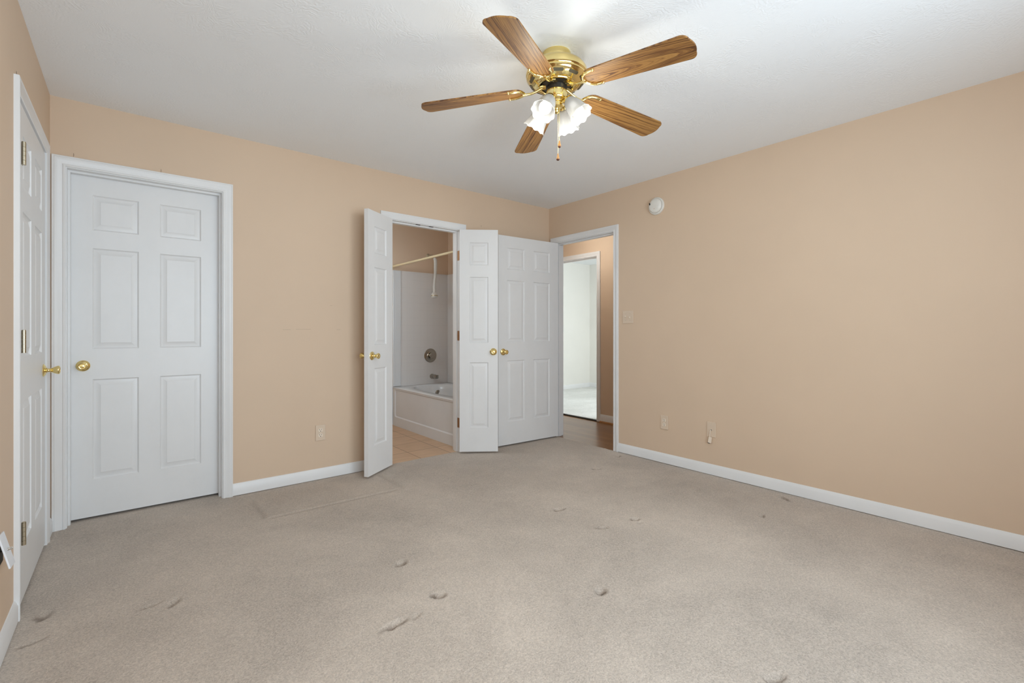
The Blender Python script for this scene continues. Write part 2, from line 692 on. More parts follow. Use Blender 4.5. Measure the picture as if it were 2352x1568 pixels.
# bathroom shell
BATH_Y = 1.585
mb = MB()
mb.box(-2.7, 0.0, BATH_Y, BATH_Y + 0.1, -0.06, H)
struct(mb.build('wall_bath_back', 'peach'), 'peach bathroom wall above the white tub surround', 'wall')
mb = MB()
mb.box(-2.8, -2.7, T, BATH_Y + 0.1, -0.06, H)
struct(mb.build('wall_bath_left', 'peach'), 'peach bathroom side wall', 'wall')
mb = MB()
mb.box(-0.30, 0.0, T, BATH_Y, -0.06, H)
struct(mb.build('wall_bath_right', 'peach'), 'peach bathroom wall along the tub', 'wall')
# closets
mb = MB()
mb.box(-3.977, -2.8, 0.85, 0.95, -0.06, H)
mb.box(-4.077, -3.977, T, 0.95, -0.06, H)
struct(mb.build('wall_closet', 'peach'), 'closet walls behind the closed white door', 'wall')
mb = MB()
mb.box(-4.68, -3.977, -1.4, -1.3, -0.06, H)
mb.box(-4.78, -4.68, -1.4, 0.2, -0.06, H)
mb.box(-4.68, -3.977, 0.0, T, -0.06, H)
struct(mb.build('wall_linen', 'peach'), 'closet walls behind the hinged door at left', 'wall')
# hall shell
mb = MB()
wall_slab(mb, 'y', -1.9, 2.6, HALLX, HALLX + T, -0.06, H, [hole(D6)])
struct(mb.build('wall_hall', 'peach'), 'peach hall wall with a white cased opening', 'wall')
mb = MB()
mb.box(T, HALLX, -2.0, -1.9, -0.06, H)
mb.box(T, HALLX, 1.8, 1.9, -0.06, H)
struct(mb.build('wall_hall_end', 'peach'), 'peach end walls of the hall', 'wall')
# far room shell
mb = MB()
mb.box(HALLX + T, 3.75, 2.6, 2.7, -0.06, H)
struct(mb.build('wall_far_back', 'cream'), 'bright cream wall seen through two doorways', 'wall')
mb = MB()
mb.box(3.63, 3.75, -1.3, 2.6, -0.06, H)
struct(mb.build('wall_far_right', 'cream'), 'cream return wall at the far corner', 'wall')
mb = MB()
wall_slab(mb, 'x', HALLX + T, 3.63, -1.3, -1.2, -0.06, H, [WIN2])
struct(mb.build('wall_far_front', 'cream'), 'cream window wall of the room across the hall', 'wall')
mb = MB()
mb.box(HALLX + T, HALLX + T + 0.012, -1.2, D6[0] - J - 0.06, 0, H)
mb.box(HALLX + T, HALLX + T + 0.012, D6[1] + J + 0.06, 2.6, 0, H)
struct(mb.build('wall_far_left', 'cream'), 'cream lining of the far room beside its doorway', 'wall')

# floors
mb = MB()
mb.box(-2.7, -0.3, 0.03, BATH_Y, -0.05, -0.006)
struct(mb.build('floor_bath', 'tile'), 'tan ceramic tile floor of the bathroom', 'floor')
mb = MB()
mb.box(0.0, HALLX + 0.03, -1.9, 1.8, -0.05, -0.012)
struct(mb.build('floor_hall', 'hardwood'), 'brown hardwood floor of the hall', 'floor')
mb = MB()
mb.box(HALLX + 0.03, 3.63, -1.2, 2.6, -0.05, 0.004)
struct(mb.build('floor_far', 'carpet_pale'), 'pale carpet of the bright room across the hall', 'floor')

mb = MB()
mb.box(D1[0] - J, D1[1] + J, 0.03, 0.85, -0.05, -0.004)
mb.box(-4.68, -W, D2[0] - J, D2[1] + J, -0.05, -0.004)
struct(mb.build('floor_closet', 'carpet'), 'beige carpet running on into the closets', 'floor')


# carpet: a dense sheet with the dents the furniture left
def carpet():
    x0, x1, y0, y1 = -W, 0.0, -D, 0.03
    step = 0.010
    nx, ny = int((x1 - x0) / step) + 1, int((y1 - y0) / step) + 1
    xs, ys = np.linspace(x0, x1, nx), np.linspace(y0, y1, ny)
    X, Y = np.meshgrid(xs, ys)
    Z = np.zeros_like(X)
    Wr = np.zeros_like(X)
    rng = np.random.default_rng(3)

    def dent(cx, cy, rx, ry, ang, depth, wear_shade):
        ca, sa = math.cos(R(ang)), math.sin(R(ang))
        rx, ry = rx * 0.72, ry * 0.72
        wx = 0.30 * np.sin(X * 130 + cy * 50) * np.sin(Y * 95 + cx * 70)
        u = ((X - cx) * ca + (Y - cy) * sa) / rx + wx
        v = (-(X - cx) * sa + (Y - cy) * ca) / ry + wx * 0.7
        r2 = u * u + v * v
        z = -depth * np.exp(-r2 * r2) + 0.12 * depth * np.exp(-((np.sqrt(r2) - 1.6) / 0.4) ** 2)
        side = np.clip(0.5 - 0.9 * (u * 0.5 + v * 0.8), 0, 1)  # dark crescent on one side: dent shade painted into the pile colour
        w = wear_shade * (np.exp(-((np.sqrt(r2) - 0.8) / 0.42) ** 2) * side + 0.22 * np.exp(-r2))
        return z, w

    dents = [(-2.50, -1.57, .036, .030, 20, .016, .75), (-2.50, -1.925, .036, .030, -35, .015, .7),
             (-1.942, -2.343, .034, .030, 10, .015, .75), (-1.181, -1.967, .034, .024, -25, .016, .8),
             (-1.427, -1.926, .045, .018, -30, .012, .6), (-1.425, -1.574, .045, .026, -15, .014, .7),
             (-0.572, -1.152, .045, .028, -30, .012, .55), (-3.374, -1.275, .040, .020, 60, .012, .55),
             (-3.451, -1.243, .050, .014, 15, .006, .3), (-2.725, -1.990, .072, .022, 8, .011, .65),
             (-2.640, -1.995, .045, .012, 20, .005, .30), (-1.904, -3.029, .050, .022, -25, .013, .75),
             (-0.123, -2.393, .060, .022, 60, .010, .55), (-0.538, -2.426, .040, .020, 20, .009, .5),
             (-3.79, -1.262, .055, .012, 20, .008, .5), (-0.12, -1.02, .05, .03, 30, .008, .4),
             (-3.78, -1.06, .03, .05, 0, .010, .5), (-1.20, -2.02, .03, .012, 0, .006, .25)]
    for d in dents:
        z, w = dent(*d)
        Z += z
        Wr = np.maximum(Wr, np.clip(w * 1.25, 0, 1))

    def groove(xa, ya, xb, yb, wd, depth, wear_shade):
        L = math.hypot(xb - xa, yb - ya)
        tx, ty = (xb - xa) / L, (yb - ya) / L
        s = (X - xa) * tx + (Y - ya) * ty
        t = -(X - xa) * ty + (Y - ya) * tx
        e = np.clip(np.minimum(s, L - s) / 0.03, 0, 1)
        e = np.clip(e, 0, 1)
        return -depth * e * np.exp(-(t / wd) ** 2) + 0.5 * depth * e * np.exp(-((t - 2 * wd) / wd) ** 2), wear_shade * e * np.exp(-(t / wd) ** 2)

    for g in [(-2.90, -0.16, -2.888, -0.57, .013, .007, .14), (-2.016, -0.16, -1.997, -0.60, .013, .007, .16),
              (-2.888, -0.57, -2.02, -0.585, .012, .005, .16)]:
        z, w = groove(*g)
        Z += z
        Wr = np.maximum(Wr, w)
    # soft rolling of a worn pile
    Z += 0.0012 * np.sin(X * 7.1 + 1.3 * np.sin(Y * 3.3)) * np.sin(Y * 5.7 + 0.8 * np.sin(X * 4.1))
    Z += rng.normal(0, 0.0006, Z.shape)
    Z -= 0.004
    verts = np.stack([X.ravel(), Y.ravel(), Z.ravel()], 1).astype(np.float32)
    idx = np.arange(nx * ny).reshape(ny, nx)
    quads = np.stack([idx[:-1, :-1].ravel(), idx[:-1, 1:].ravel(), idx[1:, 1:].ravel(), idx[1:, :-1].ravel()], 1).astype(np.int32)
    me = bpy.data.meshes.new('floor')
    me.vertices.add(len(verts))
    me.vertices.foreach_set('co', verts.ravel())
    me.loops.add(quads.size)
    me.loops.foreach_set('vertex_index', quads.ravel())
    me.polygons.add(len(quads))
    me.polygons.foreach_set('loop_start', np.arange(0, quads.size, 4, dtype=np.int32))
    me.polygons.foreach_set('use_smooth', np.ones(len(quads), dtype=bool))
    me.update(calc_edges=True)
    at = me.attributes.new('wear_shade', 'FLOAT', 'POINT')
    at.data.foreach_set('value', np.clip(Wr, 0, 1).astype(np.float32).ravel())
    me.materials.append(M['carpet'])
    o = bpy.data.objects.new('floor', me)
    col.objects.link(o)
    struct(o, 'worn beige carpet with furniture dents', 'floor')


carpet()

# ------------------------------------------------------------------ baseboards
BASE_PROFILE = [(0.0, 0.0), (0.013, 0.0), (0.013, 0.058), (0.010, 0.064), (0.0085, 0.070), (0.004, 0.079), (0.0, 0.080)]


def baseboard(mb, axis, a0, a1, face, sign, z=0.0, prof=BASE_PROFILE):
    """runs along axis from a0 to a1 on plane 'face', sticking out in direction sign"""
    n = len(prof)
    vs_ = []
    for a in (a0, a1):
        for t, hh in prof:
            p = (a, face + sign * t, z + hh) if axis == 'x' else (face + sign * t, a, z + hh)
            vs_.append(p)
    fs_ = [(i, i + 1, n + i + 1, n + i) for i in range(n - 1)]
    fs_ += [tuple(range(n)), tuple(range(n, 2 * n))[::-1], (0, n, 2 * n - 1, n - 1)]
    mb.add(vs_, fs_)


CW = 0.057                            # casing width
mb = MB()
baseboard(mb, 'x', D1[1] + 0.005 + CW, D3[0] - 0.005 - CW, 0.0, -1)
baseboard(mb, 'x', D3[1] + 0.005 + CW, 0.0, 0.0, -1)
struct(mb.build('baseboard_back', 'trim', smooth=30), 'white baseboard under the back wall', 'baseboard')
mb = MB()
baseboard(mb, 'y', -D, D5[0] - 0.005 - CW, 0.0, -1)
struct(mb.build('baseboard_right', 'trim', smooth=30), 'white baseboard along the long right wall', 'baseboard')
mb = MB()
baseboard(mb, 'y', -D, D2[0] - 0.005 - CW, -W, 1)
baseboard(mb, 'y', D2[1] + 0.005 + CW, -0.018, -W, 1)
struct(mb.build('baseboard_left', 'trim', smooth=30), 'white baseboard under the left wall', 'baseboard')
mb = MB()
baseboard(mb, 'x', -W, 0.0, -D, 1)
struct(mb.build('baseboard_rear', 'trim', smooth=30), 'white baseboard behind the camera', 'baseboard')
mb = MB()
baseboard(mb, 'y', -1.9, D6[0] - 0.005 - CW, HALLX, -1, 0.008)
bh = struct(mb.build('baseboard_hall', 'trim', smooth=30), 'white hall baseboard beside the far doorway', 'baseboard')
mb = MB()
baseboard(mb, 'y', -1.9, D6[0] - 0.005 - CW, HALLX - 0.013, -1, -0.012, [(0, 0), (0.016, 0), (0.016, 0.006), (0.012, 0.014), (0.005, 0.019), (0, 0.02)])
mb.build('shoe_molding', 'shoe', bh, smooth=40)['label'] = 'orange brown oak shoe molding'
mb = MB()
baseboard(mb, 'x', HALLX + T, 3.63, 2.6, -1, 0.004)
baseboard(mb, 'y', -1.2, 2.6, 3.63, -1, 0.004)
struct(mb.build('baseboard_far', 'trim', smooth=30), 'white baseboard in the bright far room', 'baseboard')

# ------------------------------------------------------------------ door casings and jambs
CASING = [(0.0, 0.0), (0.0, 0.009), (0.003, 0.011), (0.010, 0.011), (0.013, 0.0085), (0.017, 0.0095), (0.030, 0.0125), (0.037, 0.0155),
          (0.046, 0.0165), (0.048, 0.0145), (0.051, 0.0165), (0.0555, 0.0165), (0.057, 0.015), (0.057, 0.0)]


def casing(mb, d, place):
    a0, a1, zt = d[0] - 0.005, d[1] + 0.005, DOORH + 0.005
    rows = []
    for w, t in CASING:
        rows.append([place(a0 - w, t, -0.004), place(a0 - w, t, zt + w), place(a1 + w, t, zt + w), place(a1 + w, t, -0.004)])
    vs_ = [p for r in rows for p in r]
    fs_ = []
    for i in range(len(rows) - 1):
        for k in range(3):
            fs_.append((i * 4 + k, i * 4 + k + 1, (i + 1) * 4 + k + 1, (i + 1) * 4 + k))
    n = len(rows)
    fs_.append(tuple(i * 4 for i in range(n)))
    fs_.append(tuple(i * 4 + 3 for i in range(n)))
    mb.add(vs_, fs_)


def jamb(mb, d, axis, p0, p1, stop):
    """jamb boards lining the opening from depth p0 to p1, with a door stop at depth range stop"""
    def bx(s0, s1, q0, q1, zl, zh):
        if axis == 'x':
            mb.box(s0, s1, q0, q1, zl, zh)
        else:
            mb.box(q0, q1, s0, s1, zl, zh)
    bx(d[0] - J, d[0], p0, p1, -0.01, DOORH)
    bx(d[1], d[1] + J, p0, p1, -0.01, DOORH)
    bx(d[0] - J, d[1] + J, p0, p1, DOORH, DOORH + J)
    s0, s1 = stop
    bx(d[0], d[0] + 0.011, s0, s1, -0.01, DOORH - 0.011)
    bx(d[1] - 0.011, d[1], s0, s1, -0.01, DOORH - 0.011)
    bx(d[0], d[1], s0, s1, DOORH - 0.011, DOORH)


def trim(idx, d, axis, p0, p1, stop, sides, label):
    o = bpy.data.objects.new('trim_%d' % idx, None)
    mbj = MB()
    jamb(mbj, d, axis, p0, p1, stop)
    for face, sgn in sides:
        if axis == 'x':
            casing(mbj, d, lambda a, t, z, face=face, sgn=sgn: (a, face + sgn * t, z))
        else:
            casing(mbj, d, lambda a, t, z, face=face, sgn=sgn: (face + sgn * t, a, z))
    return struct(mbj.build('trim_%d' % idx, 'trim', smooth=25), label, 'door frame')


t1 = trim(1, D1, 'x', 0.0, T, (0.045, 0.083), [(0.0, -1)], 'white casing round the closed closet door in the back wall')
t2 = trim(2, D2, 'y', -W - T, -W, (-W - 0.085, -W - 0.045), [(-W, 1)], 'white casing round the hinged closet door at the left edge')
t3 = trim(3, D3, 'x', 0.0, T, (0.040, 0.078), [(0.0, -1), (T, 1)], 'white casing round the bathroom opening')
t4 = trim(4, D5, 'y', 0.0, T, (0.040, 0.078), [(0.0, -1), (T, 1)], 'white casing round the open doorway to the hall')
t5 = trim(5, D6, 'y', HALLX, HALLX + T, (HALLX + 0.04, HALLX + 0.075), [(HALLX, -1)], 'white casing of the bright doorway across the hall')
# ball catches in the bathroom head jamb, strike plate in the hall doorway
for cx in (-1.565, -1.435):
    MB().box(cx - 0.021, cx + 0.021, 0.010, 0.030, DOORH - 0.0015, DOORH + 0.001).build('ball_catch', 'dark', t3)['label'] = 'dark ball catch plate'
MB().box(0.012, 0.040, D5[0] - 0.001, D5[0] + 0.0015, 0.90, 0.965).build('strike_plate', 'nickel', t4)['label'] = 'small metal strike plate'
# thresholds
mb = MB()
mb.box(HALLX - 0.002, HALLX + 0.035, D6[0], D6[1], -0.012, 0.001)
struct(mb.build('trim_6', 'dark'), 'thin dark carpet edge strip in the doorway across the hall', 'threshold')


# ------------------------------------------------------------------ doors
PZ = [(0.232, 0.830), (1.012, 1.614), (1.722, 1.930)]       # panel heights above the carpet


def door_mesh(name, w, h, t, cols, z0):
    """moulded panel door: x 0..w from the hinge, y 0..t, z 0..h"""
    mb = MB()
    xs = sorted({0.0, w, *[c for p in cols for c in p]})
    zs = sorted({0.0, h, *[z - z0 for p in PZ for z in p]})
    cells = {(round(a, 4), round(b, 4)) for a, b in cols}
    rows = {(round(a - z0, 4), round(b - z0, 4)) for a, b in PZ}
    INS = [(0.0, 0.0), (0.003, 0.0055), (0.008, 0.0095), (0.013, 0.0088), (0.035, 0.0022), (0.037, 0.0008)]
    for y, s in ((0.0, 1), (t, -1)):
        for i in range(len(xs) - 1):
            for j in range(len(zs) - 1):
                xa, xb, za, zb = xs[i], xs[i + 1], zs[j], zs[j + 1]
                if (round(xa, 4), round(xb, 4)) in cells and (round(za, 4), round(zb, 4)) in rows:
                    vs_, fs_ = [], []
                    for k, (ins, dep) in enumerate(INS):
                        yy = y + s * dep
                        vs_ += [(xa + ins, yy, za + ins), (xb - ins, yy, za + ins), (xb - ins, yy, zb - ins), (xa + ins, yy, zb - ins)]
                        if k:
                            for q in range(4):
                                q2 = (q + 1) % 4
                                fs_.append(((k - 1) * 4 + q, (k - 1) * 4 + q2, k * 4 + q2, k * 4 + q))
                    k = (len(INS) - 1) * 4
                    fs_.append((k, k + 1, k + 2, k + 3))
                    mb.add(vs_, fs_)
                else:
                    mb.add([(xa, y, za), (xb, y, za), (xb, y, zb), (xa, y, zb)], [(0, 1, 2, 3)])
    for i in range(len(xs) - 1):
        for z in (0.0, h):
            mb.add([(xs[i], 0, z), (xs[i + 1], 0, z), (xs[i + 1], t, z), (xs[i], t, z)], [(0, 1, 2, 3)])
    for j in range(len(zs) - 1):
        for x in (0.0, w):
            mb.add([(x, 0, zs[j]), (x, 0, zs[j + 1]), (x, t, zs[j + 1]), (x, t, zs[j])], [(0, 1, 2, 3)])
    return mb.mesh(name, smooth=20)


ROSETTE = [(0.0, 0.0), (0.0320, 0.0), (0.0325, 0.002), (0.0305, 0.005), (0.026, 0.0065), (0.024, 0.009), (0.018, 0.011), (0.0, 0.011)]
KNOB = [(0.0, 0.010), (0.012, 0.010), (0.0125, 0.014), (0.0095, 0.017), (0.0085, 0.021), (0.0085, 0.025), (0.0115, 0.027), (0.0120, 0.029), (0.0100, 0.031),
        (0.0125, 0.034), (0.0170, 0.042), (0.0205, 0.051), (0.0220, 0.056), (0.0218, 0.0590), (0.0195, 0.0615), (0.0160, 0.0625), (0.0150, 0.0605), (0.0125, 0.0600), (0.006, 0.0612), (0.0, 0.0615)]


def knob_set(door, x, y, z, sgn):
    mtx = Matrix.Translation((x, y, z)) @ Matrix.Rotation(-sgn * math.pi / 2, 4, 'X')
    k = MB().lathe(KNOB, 32, mtx).build('doorknob', 'brass', door, smooth=40)
    k['label'] = 'polished brass doorknob'
    MB().lathe(ROSETTE, 36, mtx).build('rosette', 'brass', k, smooth=40)
    return k


def hinge_barrel(parent, x, y, zc, ln=0.089, r=0.0065):
    mb = MB()
    seg_l = ln / 5
    for i in range(5):
        z0 = zc - ln / 2 + i * seg_l
        mb.lathe([(0, z0 + 0.0004), (r, z0 + 0.0004), (r, z0 + seg_l - 0.0004), (0, z0 + seg_l - 0.0004)], 14, Matrix.Translation((x, y, 0)))
    mb.lathe([(0, zc + ln / 2), (r * 0.9, zc + ln / 2), (r * 0.9, zc + ln / 2 + 0.003), (0, zc + ln / 2 + 0.004)], 14, Matrix.Translation((x, y, 0)))
    mb.box(x - 0.0005, x + 0.016, y + 0.004, y + 0.0065, zc - ln / 2, zc + ln / 2)
    o = mb.build('hinge', 'nickel', parent, smooth=40)
    o['label'] = 'aged metal butt hinge'
    return o


def make_door(idx, p, d, w, h, z0, cols, t, yoff, label):
    """p: hinge end of the visible face, d: unit direction towards the free edge"""
    me = door_mesh('door_%d' % idx, w, h, t, cols, z0)
    me.materials.append(M['door'])
    if yoff:
        me.transform(Matrix.Translation((0, yoff, 0)))
    o = bpy.data.objects.new('door_%d' % idx, me)
    col.objects.link(o)
    o.location = (p[0], p[1], z0)
    o.rotation_euler = (0, 0, math.atan2(d[1], d[0]))
    return struct(o, label, 'door')


def unit(a, b):
    L = math.hypot(b[0] - a[0], b[1] - a[1])
    return ((b[0] - a[0]) / L, (b[1] - a[1]) / L), L


DT = 0.035
KZ = 0.922
# closet door in the back wall (hinges out of sight at its right edge)
w1 = D1[1] - D1[0] - 0.006
door1 = make_door(1, (D1[1] - 0.003, 0.086), (-1, 0), w1, 2.034, 0.011, [(0.106, 0.326), (0.432, 0.648)], DT, -DT,
                  'closed six-panel white door in the back wall near the left corner')
knob_set(door1, w1 - 0.060, 0.0, KZ - 0.02, 1)
# closet door in the left wall
w2 = D2[1] - D2[0] - 0.006
door2 = make_door(2, (-W + 0.003, D2[0] + 0.003), (0, 1), w2, 2.034, 0.011, [(0.110, 0.330), (0.436, 0.655)], DT, 0.0,
                  'white six-panel door at the left edge, seen almost edge-on')
knob_set(door2, w2 - 0.062, 0.0, KZ - 0.016, -1)
for zc in (1.815, 1.065, 0.300):
    hinge_barrel(door2, 0.004, -0.016, zc, 0.089, 0.0072)
# pair of narrow bathroom leaves, both swung into the room
HALF = [(0.091, 0.262)]
pL, qL = (-1.833, -0.043), (-2.120, -0.237)
dL, lL = unit(pL, qL)
door3 = make_door(3, pL, dL, lL, 2.034, 0.013, HALF, DT, -DT, 'narrow three-panel white leaf swung open at the left of the bathroom opening')
kzL = 0.915
knob_set(door3, lL - 0.050, 0.0, kzL, 1)
knob_set(door3, lL - 0.050, -DT, kzL, -1)
pR, qR = (-1.181, -0.052), (-0.898, -0.260)
dR, lR = unit(pR, qR)
door4 = make_door(4, pR, dR, lR, 2.034, 0.013, HALF, DT, 0.0, 'narrow three-panel white leaf swung open at the right of the bathroom opening')
knob_set(door4, lR - 0.042, 0.0, kzL, -1)
knob_set(door4, lR - 0.042, DT, kzL, 1)
# hinge leaves let into the bathroom jamb
for zc, h_ in ((1.820, 0.09), (1.075, 0.09), (0.265, 0.09)):
    h_o = MB().box(D3[1] - 0.0015, D3[1] + 0.001, 0.002, 0.036, zc - 0.045, zc + 0.045).build('hinge_leaf', 'copper', t3)
    h_o['label'] = 'brown hinge leaf on the jamb'
# bedroom door, open flat against the back wall
pE, qE = (-0.010, -0.150), (-0.778, -0.110)
dE, lE = unit(pE, qE)
door5 = make_door(5, pE, dE, lE, 2.034, 0.011, [(0.118, 0.334), (0.448, 0.664)], DT, -DT,
                  'six-panel white bedroom door opened flat against the back wall')
knob_set(door5, lE - 0.056, 0.0, 0.905, 1)
knob_set(door5, lE - 0.056, -DT, 0.905, -1)
for zc in (1.80, 1.06, 0.28):
    hinge_barrel(door5, -0.007, -0.040, zc)


# ------------------------------------------------------------------ windows (out of the frame, they let the daylight in)
def window(idx, win, y0, y1, label):
    x0, x1, z0, z1 = win
    mb = MB()
    f = 0.05
    mb.box(x0, x0 + f, y0, y1, z0, z1)
    mb.box(x1 - f, x1, y0, y1, z0, z1)
    mb.box(x0 + f, x1 - f, y0, y1, z0, z0 + f)
    mb.box(x0 + f, x1 - f, y0, y1, z1 - f, z1)
    xm, zm, ym = (x0 + x1) / 2, (z0 + z1) / 2, (y0 + y1) / 2
    mb.box(xm - 0.03, xm + 0.03, y0, y1, z0 + f, z1 - f)
    for a, b in ((x0 + f, xm - 0.03), (xm + 0.03, x1 - f)):
        mb.box(a, b, ym - 0.02, ym + 0.02, zm - 0.02, zm + 0.02)
    o = mb.build('window_%d' % idx, 'trim')
    struct(o, label, 'window')
    for a, b in ((x0 + f, xm - 0.03), (xm + 0.03, x1 - f)):
        for c, d in ((z0 + f, zm - 0.02), (zm + 0.02, z1 - f)):
            MB().box(a, b, ym - 0.002, ym + 0.002, c, d).build('pane', 'pane', o)
    return o


window(1, WIN1, -D - 0.10, -D - 0.02, 'white double window behind the camera')
window(2, WIN2, -1.28, -1.22, 'white double window of the room across the hall')

# ------------------------------------------------------------------ ceiling fan
FC = (-1.940, -2.071)
fan = thing('ceiling_fan', 'polished brass ceiling fan with five oak blades and four lit glass shades', 'ceiling fan', (FC[0], FC[1], H))
MB().lathe([(0.0, 0.0), (0.067, 0.0), (0.068, -0.004), (0.068, -0.034), (0.064, -0.040), (0.058, -0.043), (0.0, -0.043)], 48).build('canopy', 'brass', fan, smooth=35)
MB().lathe([(0.0, -0.042), (0.060, -0.043), (0.090, -0.047), (0.115, -0.056), (0.133, -0.069), (0.143, -0.084), (0.1465, -0.098), (0.1455, -0.106), (0.1405, -0.110),
            (0.1395, -0.113), (0.1425, -0.117), (0.1425, -0.121), (0.138, -0.125), (0.1365, -0.129), (0.128, -0.137), (0.108, -0.148), (0.098, -0.152), (0.092, -0.1525),
            (0.090, -0.156), (0.084, -0.157), (0.078, -0.154), (0.076, -0.148), (0.0, -0.146)], 64).build('motor_housing', 'brass', fan, smooth=35)
vent_pts = []
for i in range(16):
    q = 2 * math.pi * i / 16
    vent_pts.append((0.0078 * math.cos(q), 0.0078 * math.sin(q) + (0.018 if math.sin(q) > 0 else -0.018)))
for k in range(10):
    mt = Matrix.Rotation(R(36 * k + 12), 4, 'Z') @ Matrix.Translation((0.1225, 0, -0.1388)) @ Matrix.Rotation(R(-33.7), 4, 'Y')
    MB().prism(vent_pts, -0.0024, 0.0005, mt).build('vent', 'vent_dark', fan)['label'] = 'dark oval vent slot'
MB().lathe([(0.0, -0.148), (0.072, -0.148), (0.072, -0.153), (0.062, -0.156), (0.047, -0.157), (0.046, -0.182), (0.0, -0.182)], 40).build('flywheel', 'black', fan, smooth=35)
MB().lathe([(0.0, -0.178), (0.046, -0.178), (0.049, -0.181), (0.0495, -0.186), (0.0485, -0.215), (0.046, -0.221), (0.040, -0.226), (0.034, -0.228), (0.033, -0.234), (0.0, -0.234)],
           40).build('switch_housing', 'brass', fan, smooth=35)
MB().lathe([(0.0, -0.232), (0.026, -0.232), (0.030, -0.236), (0.030, -0.252), (0.024, -0.258), (0.014, -0.262), (0.012, -0.268), (0.016, -0.273), (0.013, -0.280), (0.006, -0.284), (0.0, -0.285)],
           32).build('light_fitter', 'brass', fan, smooth=35)

# blades: one mesh, five copies
ROOT_R, TIP_R = 0.158, 0.662
BL = TIP_R - ROOT_R


def blade_outline():
    pts = []
    n = 10
    hw0, hw1 = 0.056, 0.0705
    for i in range(n + 1):                       # rounded root
        q = math.pi / 2 + math.pi * i / n
        pts.append((0.05 + 0.05 * math.cos(q), hw0 * math.sin(q)))
    cr = 0.030
    for i in range(8):                           # lower tip corner
        q = -math.pi / 2 + (math.pi / 2) * i / 7
        pts.append((BL - 0.010 - cr + cr * math.cos(q), -hw1 + cr + cr * math.sin(q)))
    for i in range(1, 6):                        # slightly bowed tip
        t = i / 6
        y = (-hw1 + cr) * (1 - t) + (hw1 - cr) * t
        pts.append((BL - 0.010 + 0.010 * (1 - (y / (hw1 - cr)) ** 2), y))
    for i in range(8):
        q = (math.pi / 2) * i / 7
        pts.append((BL - 0.010 - cr + cr * math.cos(q), hw1 - cr + cr * math.sin(q)))
    return pts


blade_me = MB().prism(blade_outline(), -0.003, 0.003).mesh('blade', None, 0.0008)
blade_me.materials.append(M['oak'])


def iron_mesh():
    mb = MB()
    # arm from the flywheel out to the fork, in the frame of its blade
    arm = [(-0.105, 0, 0.012), (-0.085, 0, 0.006), (-0.060, 0, -0.004), (-0.035, 0, -0.010), (-0.010, 0, -0.010), (0.004, 0, -0.0085)]
    mb.tube(arm, [0.008, 0.0065, 0.006, 0.006, 0.0065, 0.008], 10)
    mb.box(-0.108, -0.080, -0.021, 0.021, 0.006, 0.012)
    fork = []
    for i in range(21):
        q = math.pi / 2 + math.pi * i / 20
        fork.append((0.054 + 0.056 * math.cos(q), 0.047 * math.sin(q), -0.0060))
    fork = [(0.072, 0.048, -0.0060)] + fork + [(0.072, -0.048, -0.0060)]
    mb.tube(fork, [0.0055] + [0.0065] * 21 + [0.0055], 10)
    for sx_, sy_ in ((0.072, 0.048), (0.072, -0.048), (0.0, 0.0)):
        mb.lathe([(0, -0.0128), (0.0035, -0.0124), (0.0055, -0.0105), (0.0060, -0.003), (0, -0.003)], 12, Matrix.Translation((sx_, sy_, 0)))
    return mb.mesh('blade_iron', 50)


iron_me = iron_mesh()
iron_me.materials.append(M['brass'])
AZ0, DROOP, PITCH = 62.6, 5.6, -9.7
ROOT_Z = 2.264 - H
GRAIN = [0.30, 0.040, 0.42, 0.014, -0.36]
for k in range(5):
    az = R(AZ0 + 72 * k)
    mt = (Matrix.Rotation(az, 4, 'Z') @ Matrix.Translation((ROOT_R, 0, ROOT_Z)) @ Matrix.Rotation(R(DROOP), 4, 'Y') @ Matrix.Rotation(R(PITCH), 4, 'X'))
    b_o = bpy.data.objects.new('blade', blade_me)
    col.objects.link(b_o)
    b_o.parent = fan
    b_o.matrix_local = mt
    b_o['label'] = 'golden oak veneer fan blade'
    b_o['grain'] = GRAIN[k]
    i_o = bpy.data.objects.new('blade_iron', iron_me)
    col.objects.link(i_o)
    i_o.parent = fan
    i_o.matrix_local = mt

# four lamps
SHADE_PROF = [(0.019, 0.0), (0.024, 0.003), (0.030, 0.014), (0.036, 0.030), (0.041, 0.050), (0.0435, 0.068), (0.046, 0.084), (0.050, 0.098), (0.056, 0.110)]


def shade_mesh():
    mb = MB()
    nfl = 9

    def sc(r, hgt, a):
        t = max(0.0, (hgt - 0.01) / 0.1)
        rr = r * (1 + 0.035 * t * math.cos(nfl * a))
        hh = hgt + (0.0028 * math.cos(nfl * a) * max(0.0, (t - 0.75) / 0.25) if t > 0.75 else 0)
        return rr, hh
    mb.lathe(SHADE_PROF, 96, None, sc)
    inner = [(r - 0.0022, hgt) for r, hgt in SHADE_PROF]
    n = len(mb.v)
    mb.lathe(inner, 96, None, sc)
    k = len(SHADE_PROF)
    for i in range(96):
        j = (i + 1) % 96
        mb.f.append((i * k + k - 1, j * k + k - 1, n + j * k + k - 1, n + i * k + k - 1))
    return mb.mesh('lamp_shade', 60)


